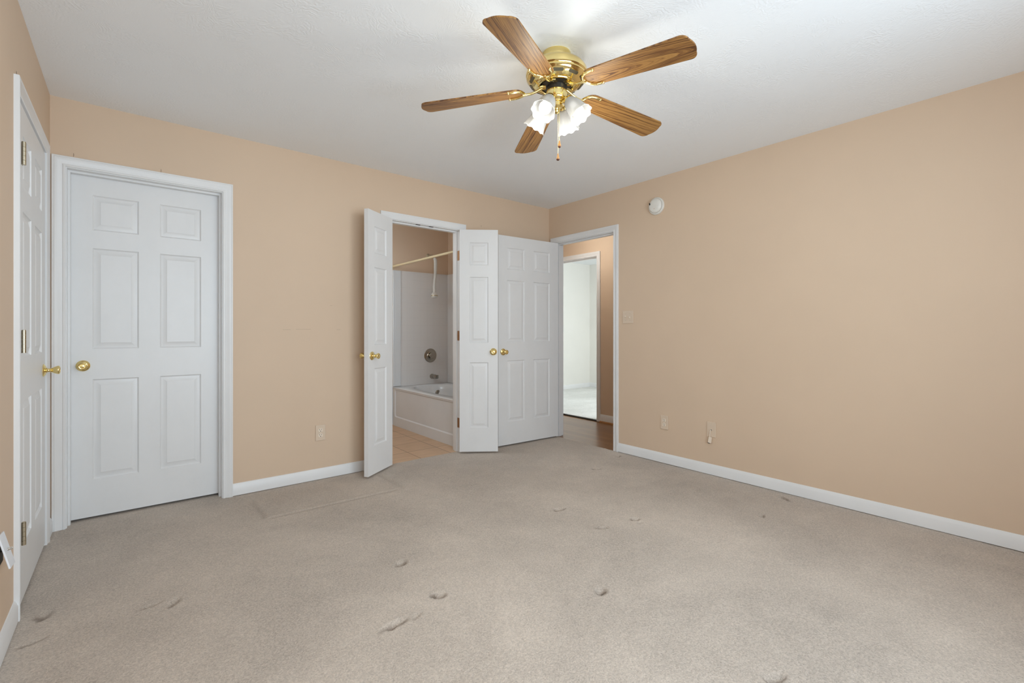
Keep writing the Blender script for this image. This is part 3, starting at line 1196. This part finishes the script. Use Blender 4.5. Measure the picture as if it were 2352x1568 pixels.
shade_me = shade_mesh()
shade_me.materials.append(M['shade'])
bulb_me = MB().lathe([(0.0, 0.010), (0.012, 0.010), (0.013, 0.030), (0.018, 0.045), (0.026, 0.060), (0.030, 0.074), (0.0285, 0.088), (0.022, 0.099), (0.011, 0.105), (0.0, 0.1065)], 24).mesh('bulb', 60)
bulb_me.materials.append(M['bulb'])
cup_me = MB().lathe([(0.0, -0.016), (0.012, -0.016), (0.014, -0.010), (0.023, -0.006), (0.0245, 0.0), (0.0245, 0.010), (0.0225, 0.011), (0.0, 0.008)], 28).mesh('shade_holder', 40)
cup_me.materials.append(M['brass'])
TILT = 37.0
lamp_d = bpy.data.lights.new('fan_lamp', 'POINT')
lamp_d.energy = FAN_POWER
lamp_d.color = LAMP_COLOR
lamp_d.shadow_soft_size = 0.045
beam_d = bpy.data.lights.new('fan_lamp_beam', 'SPOT')
beam_d.energy = FAN_BEAM
beam_d.color = LAMP_COLOR
beam_d.shadow_soft_size = 0.045
beam_d.spot_size = R(152)
beam_d.spot_blend = 0.5
for k, azd in enumerate((-73.1, -163.1, 106.9, 16.9)):
    az = R(azd)
    mt = (Matrix.Rotation(az, 4, 'Z') @ Matrix.Translation((0.062, 0, -0.236)) @ Matrix.Rotation(R(180 - TILT), 4, 'Y'))
    arm = MB()
    rot = Matrix.Rotation(az, 4, 'Z')
    arm.tube([rot @ Vector(p) for p in ((0.020, 0, -0.243), (0.034, 0, -0.237), (0.046, 0, -0.229), (0.055, 0, -0.226))], 0.0065, 10)
    a_o = arm.build('lamp_arm', 'brass', fan, smooth=50)
    c_o = bpy.data.objects.new('shade_holder', cup_me)
    col.objects.link(c_o)
    c_o.parent = a_o
    c_o.matrix_local = mt
    s_o = bpy.data.objects.new('lamp_shade', shade_me)
    col.objects.link(s_o)
    s_o.parent = fan
    s_o.matrix_local = mt
    s_o['label'] = 'lit frosted fluted glass shade'
    u_o = bpy.data.objects.new('bulb', bulb_me)
    col.objects.link(u_o)
    u_o.parent = s_o
    u_o['label'] = 'glowing light bulb'
    l_o = bpy.data.objects.new('fan_lamp', lamp_d)
    col.objects.link(l_o)
    wp = Matrix.Translation((FC[0], FC[1], H)) @ mt @ Vector((0, 0, 0.200))
    l_o.location = wp
    m_o = bpy.data.objects.new('fan_lamp_beam', beam_d)
    col.objects.link(m_o)
    m_o.matrix_world = Matrix.Translation(wp) @ (mt.to_3x3() @ Matrix.Rotation(math.pi, 3, 'X')).to_4x4()


# pull chains
def pull_chain(dx, dy, ztop, zend):
    mb = MB()
    prof = [(0.0, ztop)]
    z = ztop
    while z > zend + 0.030:
        prof += [(0.0005, z), (0.0013, z - 0.0012), (0.0013, z - 0.0024), (0.0005, z - 0.0036)]
        z -= 0.0048
    prof.append((0.0, z))
    mb.lathe(prof, 8, Matrix.Translation((dx, dy, 0)))
    c = mb.build('pull_chain', 'brass', fan, smooth=60)
    c['label'] = 'beaded brass pull chain'
    mt = Matrix.Translation((dx, dy, zend))
    fb = MB().lathe([(0.0, 0.034), (0.0022, 0.033), (0.0034, 0.026), (0.0055, 0.017), (0.0076, 0.0095), (0.0079, 0.007)], 20, mt).build('fob', 'oak_fob', c, smooth=60)
    fb['label'] = 'golden wooden fob with dark tip'
    MB().lathe([(0.0079, 0.007), (0.0072, 0.0035), (0.0045, 0.0008), (0.0, 0.0)], 20, mt).build('fob_tip', 'fob_dark', c, smooth=60)


M['oak_fob'] = plain('honey_oak', (0.30, 0.14, 0.030), 0.6)
cdir = Vector((-0.634, -0.773))
rdir = Vector((0.773, -0.634))
p1 = cdir * 0.047 + rdir * 0.002
p2 = cdir * 0.047 + rdir * 0.009
pull_chain(p1.x, p1.y, -0.215, 1.915 - H)
pull_chain(p2.x, p2.y, -0.215, 1.975 - H)

# ------------------------------------------------------------------ wall fittings


def rounded_rect(w, h, r, n=5):
    pts = []
    for cx, cy, a0 in ((w / 2 - r, h / 2 - r, 0), (-w / 2 + r, h / 2 - r, 90), (-w / 2 + r, -h / 2 + r, 180), (w / 2 - r, -h / 2 + r, 270)):
        for i in range(n + 1):
            q = R(a0 + 90 * i / n)
            pts.append((cx + r * math.cos(q), cy + r * math.sin(q)))
    return pts


# local frame of a plate: x along the wall, y up, z out of the wall
def wall_frame(loc, normal):
    n = Vector(normal)
    up = Vector((0, 0, 1))
    xa = up.cross(n)
    m = Matrix((xa, up, n)).transposed().to_4x4()
    m.translation = Vector(loc)
    return m


def plate_mesh(w, h, t=0.007):
    return MB().prism(rounded_rect(w, h, 0.003), 0.0, t)


def put(o, frame):
    o.matrix_world = frame
    return o


def outlet(loc, normal, label):
    o = thing('wall_outlet', label, 'outlet', group='wall outlets')
    o.matrix_world = wall_frame(loc, normal)
    plate_mesh(0.072, 0.117).build('plate', 'almond', o, bevel=0.003)
    for s in (1, -1):
        pts = []
        for i in range(32):
            q = 2 * math.pi * i / 32
            x, y = 0.0172 * math.cos(q), 0.0172 * math.sin(q)
            pts.append((x, max(-0.0135, min(0.0135, y)) + s * 0.0195))
        rc = MB().prism(pts, 0.004, 0.0085).build('receptacle', 'ivory', o)
        sl = MB()
        sl.box(-0.0079, -0.0052, s * 0.0195 + 0.0005, s * 0.0195 + 0.0090, 0.0060, 0.0088)
        sl.box(0.0052, 0.0076, s * 0.0195 + 0.0012, s * 0.0195 + 0.0085, 0.0060, 0.0088)
        sl.lathe([(0, 0.0060), (0.0031, 0.0060), (0.0031, 0.0088), (0, 0.0088)], 12, Matrix.Translation((0, s * 0.0195 - 0.0075, 0)))
        sl.build('slots', 'dark', rc)['label'] = 'dark socket slots'
    MB().lathe([(0, 0.004), (0.003, 0.004), (0.003, 0.0078), (0, 0.0082)], 12).build('screw', 'ivory', o)
    return o


outlet((-2.398, 0.0, 0.349), (0, -1, 0), 'almond outlet low on the back wall between the closet door and the bathroom')
outlet((0.0, -1.414, 0.343), (-1, 0, 0), 'almond outlet low on the right wall, nearer the hall doorway')

sw = thing('light_switch', 'almond double toggle switch plate beside the hall doorway', 'light switch')
sw.matrix_world = wall_frame((0.0, -1.040, 1.246), (-1, 0, 0))
plate_mesh(0.117, 0.117).build('plate', 'almond', sw, bevel=0.003)
for s, up in ((-1, 1), (1, -1)):
    mt = Matrix.Translation((s * 0.023, 0, 0.004)) @ Matrix.Rotation(R(-28 * up), 4, 'X')
    MB().box(-0.0048, 0.0048, -0.005, 0.005, 0.0, 0.017, mt).build('toggle', 'ivory', sw, bevel=0.001)
    MB().box(s * 0.023 - 0.0052, s * 0.023 + 0.0052, -0.012, 0.012, 0.005, 0.0078).build('toggle_slot', 'almond', sw)
    for v in (0.030, -0.030):
        MB().lathe([(0, 0.0045), (0.0028, 0.0045), (0.0028, 0.0078), (0, 0.0082)], 12, Matrix.Translation((s * 0.023, v, 0))).build('screw', 'nickel', sw)

# telephone plate with a short cord and modular plug hanging out of it
jk = thing('cable_plate', 'almond wall plate with a short white cord hanging from its hole', 'wall plate')
jk.matrix_world = wall_frame((0.0, -1.828, 0.350), (-1, 0, 0))
plate_mesh(0.072, 0.117).build('plate', 'almond', jk, bevel=0.003)
MB().lathe([(0, 0.0045), (0.0055, 0.0045), (0.0055, 0.0075), (0, 0.0075)], 18, Matrix.Translation((0.0, -0.004, 0))).build('cord_hole', 'dark', jk)['label'] = 'dark cord hole'
cordp = [(0.0, -0.004, 0.004), (0.001, -0.003, 0.011), (-0.002, -0.009, 0.016), (-0.004, -0.022, 0.018), (-0.006, -0.040, 0.018), (-0.006, -0.056, 0.018)]
MB().tube(cordp, 0.0028, 10).build('cord', 'ivory', jk, smooth=60)
mt = Matrix.Translation((-0.004, -0.078, 0.020)) @ Matrix.Rotation(R(-8), 4, 'Z')
pl = MB().box(-0.010, 0.012, -0.024, 0.022, -0.009, 0.009, mt).build('plug', 'ivory', jk, bevel=0.003)
MB().box(-0.012, -0.004, -0.030, -0.024, -0.004, 0.004, mt).box(-0.002, 0.004, -0.029, -0.024, -0.004, 0.004, mt).build('plug_contacts', 'dark', pl)['label'] = 'dark contacts of the plug'

# smoke detector
sd = thing('smoke_detector', 'round white smoke detector high on the right wall', 'smoke detector')
sd.matrix_world = wall_frame((0.0, -1.338, 2.194), (-1, 0, 0))
MB().lathe([(0.0, 0.0), (0.074, 0.0), (0.0755, 0.004), (0.074, 0.013), (0.070, 0.018), (0.066, 0.0185), (0.0, 0.0185)], 48).build('base', 'white_plastic', sd, smooth=40)
MB().lathe([(0.0, 0.0165), (0.0635, 0.0165), (0.0635, 0.020)], 48).build('gap_ring', 'dark', sd)['label'] = 'dark gap round the cover'
cv = MB().lathe([(0.0, 0.018), (0.0615, 0.018), (0.0625, 0.024), (0.0600, 0.032), (0.053, 0.040), (0.042, 0.044), (0.020, 0.046), (0.0, 0.0465)], 48).build('cover', 'white_plastic', sd, smooth=40)
mt = Matrix.Translation((-0.042, 0.018, 0.0438)) @ Matrix.Rotation(R(-20), 4, 'Y') @ Matrix.Rotation(R(20), 4, 'Z')
MB().box(-0.006, 0.006, -0.009, 0.010, -0.001, 0.0012, mt).build('sounder_grille', 'dark', cv)['label'] = 'small dark sounder opening'
MB().lathe([(0, 0.0435), (0.004, 0.0435), (0.004, 0.0470), (0, 0.0475)], 14, Matrix.Translation((0.004, -0.030, 0))).build('test_button', 'almond', cv)
MB().box(-0.004, 0.004, -0.003, 0.003, 0.0415, 0.0445, Matrix.Translation((-0.030, 0.034, 0))).build('indicator', 'almond', cv)

# loose coaxial plate hanging off the left wall
cp = thing('coax_plate', 'loose white coax plate hanging askew over a dark hole at the left edge', 'wall plate', (-W, -1.300, 0.372))
MB().box(0.0, 0.002, -0.028, 0.040, -0.056, 0.040).build('wall_hole', 'dark', cp)['label'] = 'dark hole in the wall behind the plate'
mt = Matrix.Translation((0.0205, -0.037, 0.002)) @ Matrix.Rotation(R(-14), 4, 'Y') @ Matrix.Rotation(R(-4), 4, 'X')
po = MB().box(-0.0025, 0.0025, -0.036, 0.036, -0.058, 0.058, mt).build('plate', 'plate_white', cp, bevel=0.0012)
mc = mt @ Matrix.Rotation(R(90), 4, 'Y')
cx_ = MB()
for i in range(6):
    z0 = 0.0025 + i * 0.0022
    cx_.lathe([(0, z0), (0.0040, z0), (0.0048, z0 + 0.0008), (0.0040, z0 + 0.0018), (0, z0 + 0.0018)], 14, mc)
cx_.build('coax_connector', 'chrome', po, smooth=40)['label'] = 'threaded metal coax connector'
MB().tube([(0.001, 0.0, -0.012), (0.010, -0.001, -0.010), (0.021, -0.034, 0.002)], 0.0033, 10).build('coax_cable', 'dark', cp, smooth=60)

# small nails left above the door casings
for i, (loc, lab) in enumerate([((-3.765, -0.003, 2.116), 'thin dark nail above the left end of the closet door casing'),
                                ((-3.365, -0.003, 2.113), 'thin dark nail above the middle of the closet door casing'),
                                ((-W + 0.003, -1.02, 2.115), 'thin dark nail above the door casing at the left edge'),
                                ((-0.905, -0.003, 2.116), 'thin dark nail above the open white leaf beside the bathroom')]):
    n_o = MB().tube([(0, 0, 0), (0.0012, -0.001, 0.010), (0, 0, 0.020)], [0.0006, 0.0009, 0.0006], 6).build('nail', 'nail_brown')
    n_o.location = loc
    tag(n_o, lab, 'nail', 'nails above the casings')

# ------------------------------------------------------------------ bathroom
TX0, TX1, TY0, TY1, TH = -1.080, -0.325, 0.120, 1.560, 0.452
tub = thing('bathtub', 'white alcove bathtub with a flat panelled apron', 'bathtub', (TX0, TY0, -0.006))


def tub_mesh():
    mb = MB()
    w, l, h = TX1 - TX0, TY1 - TY0, TH + 0.006
    # rim with an oval basin
    n = 64
    cx, cy = w / 2 + 0.01, l / 2

    def oval(sx_, sy_, z, p=2.8):
        out = []
        for i in range(n):
            q = 2 * math.pi * i / n
            c, s = math.cos(q), math.sin(q)
            out.append((cx + sx_ * math.copysign(abs(c) ** (2 / p), c), cy + sy_ * math.copysign(abs(s) ** (2 / p), s), z))
        return out

    def rect(z, inset=0.0, rr=0.0):
        out = []
        for i in range(n):
            q = 2 * math.pi * i / n
            c, s = math.cos(q), math.sin(q)
            k = 1 / max(abs(c), abs(s))
            out.append((w / 2 + (w / 2 - inset) * c * k, l / 2 + (l / 2 - inset) * s * k, z))
        return out
    rings = [rect(h - 0.017, 0.012), rect(h - 0.017, -0.003), rect(h - 0.010, -0.005), rect(h - 0.003, 0.001), rect(h, 0.012), oval(0.305, 0.650, h, 2.6), oval(0.295, 0.640, h - 0.008, 2.6),
             oval(0.280, 0.615, h - 0.06, 2.6), oval(0.255, 0.570, h - 0.20, 2.8), oval(0.225, 0.520, h - 0.31, 3), oval(0.16, 0.44, h - 0.345, 3), oval(0.02, 0.02, h - 0.35, 3)]
    vs_ = [p for r_ in rings for p in r_]
    fs_ = []
    for a in range(len(rings) - 1):
        for i in range(n):
            j = (i + 1) % n
            fs_.append((a * n + i, a * n + j, (a + 1) * n + j, (a + 1) * n + i))
    fs_.append(tuple((len(rings) - 1) * n + i for i in range(n)))
    mb.add(vs_, fs_)
    return mb


tub_mesh().build('basin', 'tub', tub, smooth=50)
# apron with a recessed rounded field
ap = MB()
l_, h_ = TY1 - TY0, TH - 0.02
y0, y1, z0, z1 = 0.03, l_ - 0.045, 0.105, h_ - 0.002


def rr_yz(y0, y1, z0, z1, r, x, n=6):
    out = []
    for cy, cz, a0 in ((y1 - r, z1 - r, 0), (y0 + r, z1 - r, 90), (y0 + r, z0 + r, 180), (y1 - r, z0 + r, 270)):
        for i in range(n + 1):
            q = R(a0 + 90 * i / n)
            out.append((x, cy + r * math.cos(q), cz + r * math.sin(q)))
    return out


r0 = rr_yz(0.0, l_, 0.0, h_ + 0.01, 0.0005, 0.0)
r1 = rr_yz(y0, y1, z0, z1, 0.03, 0.0)
r2 = rr_yz(y0 + 0.012, y1 - 0.012, z0 + 0.012, z1 - 0.012, 0.022, 0.010)
n_ = len(r0)
ap.add(r0 + r1 + r2, [(a * n_ + i, a * n_ + (i + 1) % n_, (a + 1) * n_ + (i + 1) % n_, (a + 1) * n_ + i) for a in range(2) for i in range(n_)] + [tuple(2 * n_ + i for i in range(n_))])
ap.build('apron', 'tub', tub, smooth=30)
ovf = MB().lathe([(0.0, 0.0), (0.037, 0.0), (0.037, 0.004), (0.032, 0.009), (0.020, 0.012), (0.0, 0.0125)], 30,
                 Matrix.Translation((-0.555 - TX0, TY1 - TY0 - 0.152, 0.356)) @ Matrix.Rotation(R(97), 4, 'X')).build('overflow_cover', 'tub_chrome', tub, smooth=40)
ovf['label'] = 'round chrome overflow cover'

sr = thing('tub_surround', 'white moulded tub surround with faint square tile pattern', 'tub surround', (TX0, TY1, TH))
sh = 1.846 - TH
mb = MB()
mb.box(0.10, TX1 - TX0, 0.0, 0.02, 0.0, sh)
mb.build('end_panel', 'surround', sr)
mb = MB()
mb.box(-0.005, 0.022, -0.014, 0.016, 0.003, sh)
mb.box(0.022, 0.098, -0.010, 0.016, 0.003, sh)
mb.build('edge_flange', 'tub', sr, bevel=0.004)
MB().box(-0.004, 0.020, 0.008, 0.016, -TH, 0.003).build('lower_flange', 'tub', sr)

ss = thing('surround_side_panel', 'white moulded panel along the wall above the long side of the tub', 'tub surround', (TX1, TY0, TH))
MB().box(0.0, 0.022, 0.0, TY1 - TY0 - 0.002, 0.0, sh).build('panel', 'surround', ss)

vy = TY1
vl = thing('shower_valve', 'round chrome shower valve plate on the tub surround', 'shower valve')
vl.matrix_world = wall_frame((-0.575, vy, 0.809), (0, -1, 0))
MB().lathe([(0.0, 0.0), (0.086, 0.0), (0.088, 0.003), (0.084, 0.009), (0.074, 0.012), (0.066, 0.011), (0.050, 0.016), (0.046, 0.020), (0.0, 0.020)], 48).build('escutcheon', 'tub_chrome', vl, smooth=35)
MB().lathe([(0.0, 0.018), (0.030, 0.018), (0.031, 0.030), (0.036, 0.034), (0.037, 0.054), (0.033, 0.060), (0.022, 0.062), (0.0, 0.060)], 36,
           None, lambda r, h, a: (r * (1 + (0.06 * math.cos(6 * a) if r > 0.032 else 0)), h)).build('valve_knob', 'tub_chrome', vl, smooth=40)
sp = thing('tub_spout', 'short chrome tub spout below the valve', 'tub spout')
sp.matrix_world = wall_frame((-0.552, vy, 0.545), (0, -1, 0))
MB().lathe([(0.0, 0.0), (0.032, 0.0), (0.033, 0.006), (0.031, 0.020), (0.027, 0.060), (0.0, 0.062)], 30).build('spout_body', 'tub_chrome', sp, smooth=40)
MB().lathe([(0.0, 0.0), (0.026, 0.0), (0.0265, 0.040), (0.023, 0.046), (0.018, 0.046), (0.0, 0.040)], 28, Matrix.Translation((0, -0.004, 0.110)) @ Matrix.Rotation(R(90), 4, 'X') @ Matrix.Translation((0, 0, -0.028))).build('spout_tip', 'tub_chrome', sp, smooth=40)
MB().tube([(0, 0.002, 0.055), (0, 0.004, 0.085), (0, 0.0, 0.112)], [0.026, 0.025, 0.022], 20).build('spout_neck', 'tub_chrome', sp, smooth=60)

sa = thing('shower_fixture', 'bent white shower pipe with a small hanging shower head', 'shower')
SX, SZ, SY = -0.592, 2.066, BATH_Y
sa.location = (SX, SY, SZ)
MB().lathe([(0.0, 0.0), (0.030, 0.0), (0.030, 0.003), (0.022, 0.009), (0.012, 0.011), (0.0, 0.011)], 28, Matrix.Rotation(R(90), 4, 'X')).build('escutcheon', 'nickel', sa, smooth=40)
MB().tube([(0, 0.0, 0.0), (0, -0.05, 0.004), (0.0, -0.105, -0.004), (0.0, -0.150, -0.036), (0, -0.172, -0.062)], 0.0115, 14).build('wall_pipe', 'chrome', sa, smooth=60)
MB().tube([(0, -0.160, -0.050), (0.002, -0.176, -0.075), (0.002, -0.182, -0.12), (0.0, -0.182, -0.19), (-0.003, -0.180, -0.27), (-0.010, -0.178, -0.33), (-0.014, -0.178, -0.40), (-0.013, -0.178, -0.472)],
          [0.018, 0.021, 0.021, 0.020, 0.0165, 0.0165, 0.0185, 0.018], 16).build('drop_pipe', 'shower', sa, smooth=60)
hd = MB().lathe([(0.0, 0.0), (0.018, 0.0), (0.032, -0.014), (0.040, -0.028), (0.042, -0.032), (0.042, -0.050), (0.038, -0.053), (0.038, -0.064), (0.032, -0.069), (0.0, -0.066)], 30,
                Matrix.Translation((-0.013, -0.178, -0.470))).build('shower_head', 'shower', sa, smooth=30)
MB().lathe([(0.0410, -0.033), (0.0434, -0.036), (0.0434, -0.047), (0.0410, -0.050)], 30, Matrix.Translation((-0.013, -0.178, -0.470))).build('grip_band', 'nickel', hd, smooth=30)

rod = MB().tube([(TX0, T, 1.889), (TX0, BATH_Y, 1.889)], 0.0125, 16).build('shower_rod', 'rod', None, smooth=60)
tag(rod, 'cream straight shower rod across the bathtub alcove', 'shower rod')
for yy, s in ((T, 1), (BATH_Y, -1)):
    MB().lathe([(0.0, 0.0), (0.026, 0.0), (0.026, 0.004), (0.016, 0.014), (0.0, 0.014)], 24, Matrix.Translation((TX0, yy, 1.889)) @ Matrix.Rotation(-s * R(90), 4, 'X')).build('rod_flange', 'rod', rod, smooth=40)

# ------------------------------------------------------------------ hall lamp (out of sight above the doorway)
hl = thing('hall_ceiling_lamp', 'round flush ceiling lamp in the hall', 'ceiling lamp', (0.42, 0.10, H))
MB().lathe([(0.0, 0.0), (0.150, 0.0), (0.150, -0.020), (0.140, -0.028), (0.0, -0.028)], 40).build('lamp_pan', 'brass', hl, smooth=35)
MB().lathe([(0.138, -0.026), (0.130, -0.050), (0.100, -0.080), (0.055, -0.098), (0.0, -0.104)], 40).build('lamp_glass', 'hall_glow', hl, smooth=60)
hd_ = bpy.data.lights.new('hall_lamp', 'POINT')
hd_.energy = 8.5
hd_.color = (0.94, 0.96, 0.93)
hd_.shadow_soft_size = 0.12
ho = bpy.data.objects.new('hall_lamp', hd_)
ho.location = (0.42, 0.10, H - 0.30)
col.objects.link(ho)

# ------------------------------------------------------------------ added light, out of sight on the left wall, brightens the bathroom
bl = thing('added_bath_light', 'added white glass light, out of view, brightening the bathroom from its side wall', 'added light', (-2.70, 0.85, 2.0))
MB().box(0.0, 0.025, -0.30, 0.30, -0.05, 0.05).build('back_plate', 'chrome', bl, bevel=0.004)
for yy in (-0.2, 0.0, 0.2):
    MB().lathe([(0.0, -0.06), (0.03, -0.05), (0.045, -0.02), (0.05, 0.02), (0.035, 0.055), (0.0, 0.062)], 24, Matrix.Translation((0.075, yy, 0.0))).build('lamp_globe', 'hall_glow', bl, smooth=60)
bd_ = bpy.data.lights.new('added_bath_lamp', 'POINT')
bd_.energy = 22.0
bd_.color = (0.70, 0.87, 1.0)
bd_.shadow_soft_size = 0.15
bo = bpy.data.objects.new('added_bath_lamp', bd_)
bo.location = (-2.48, 0.85, 2.0)
col.objects.link(bo)
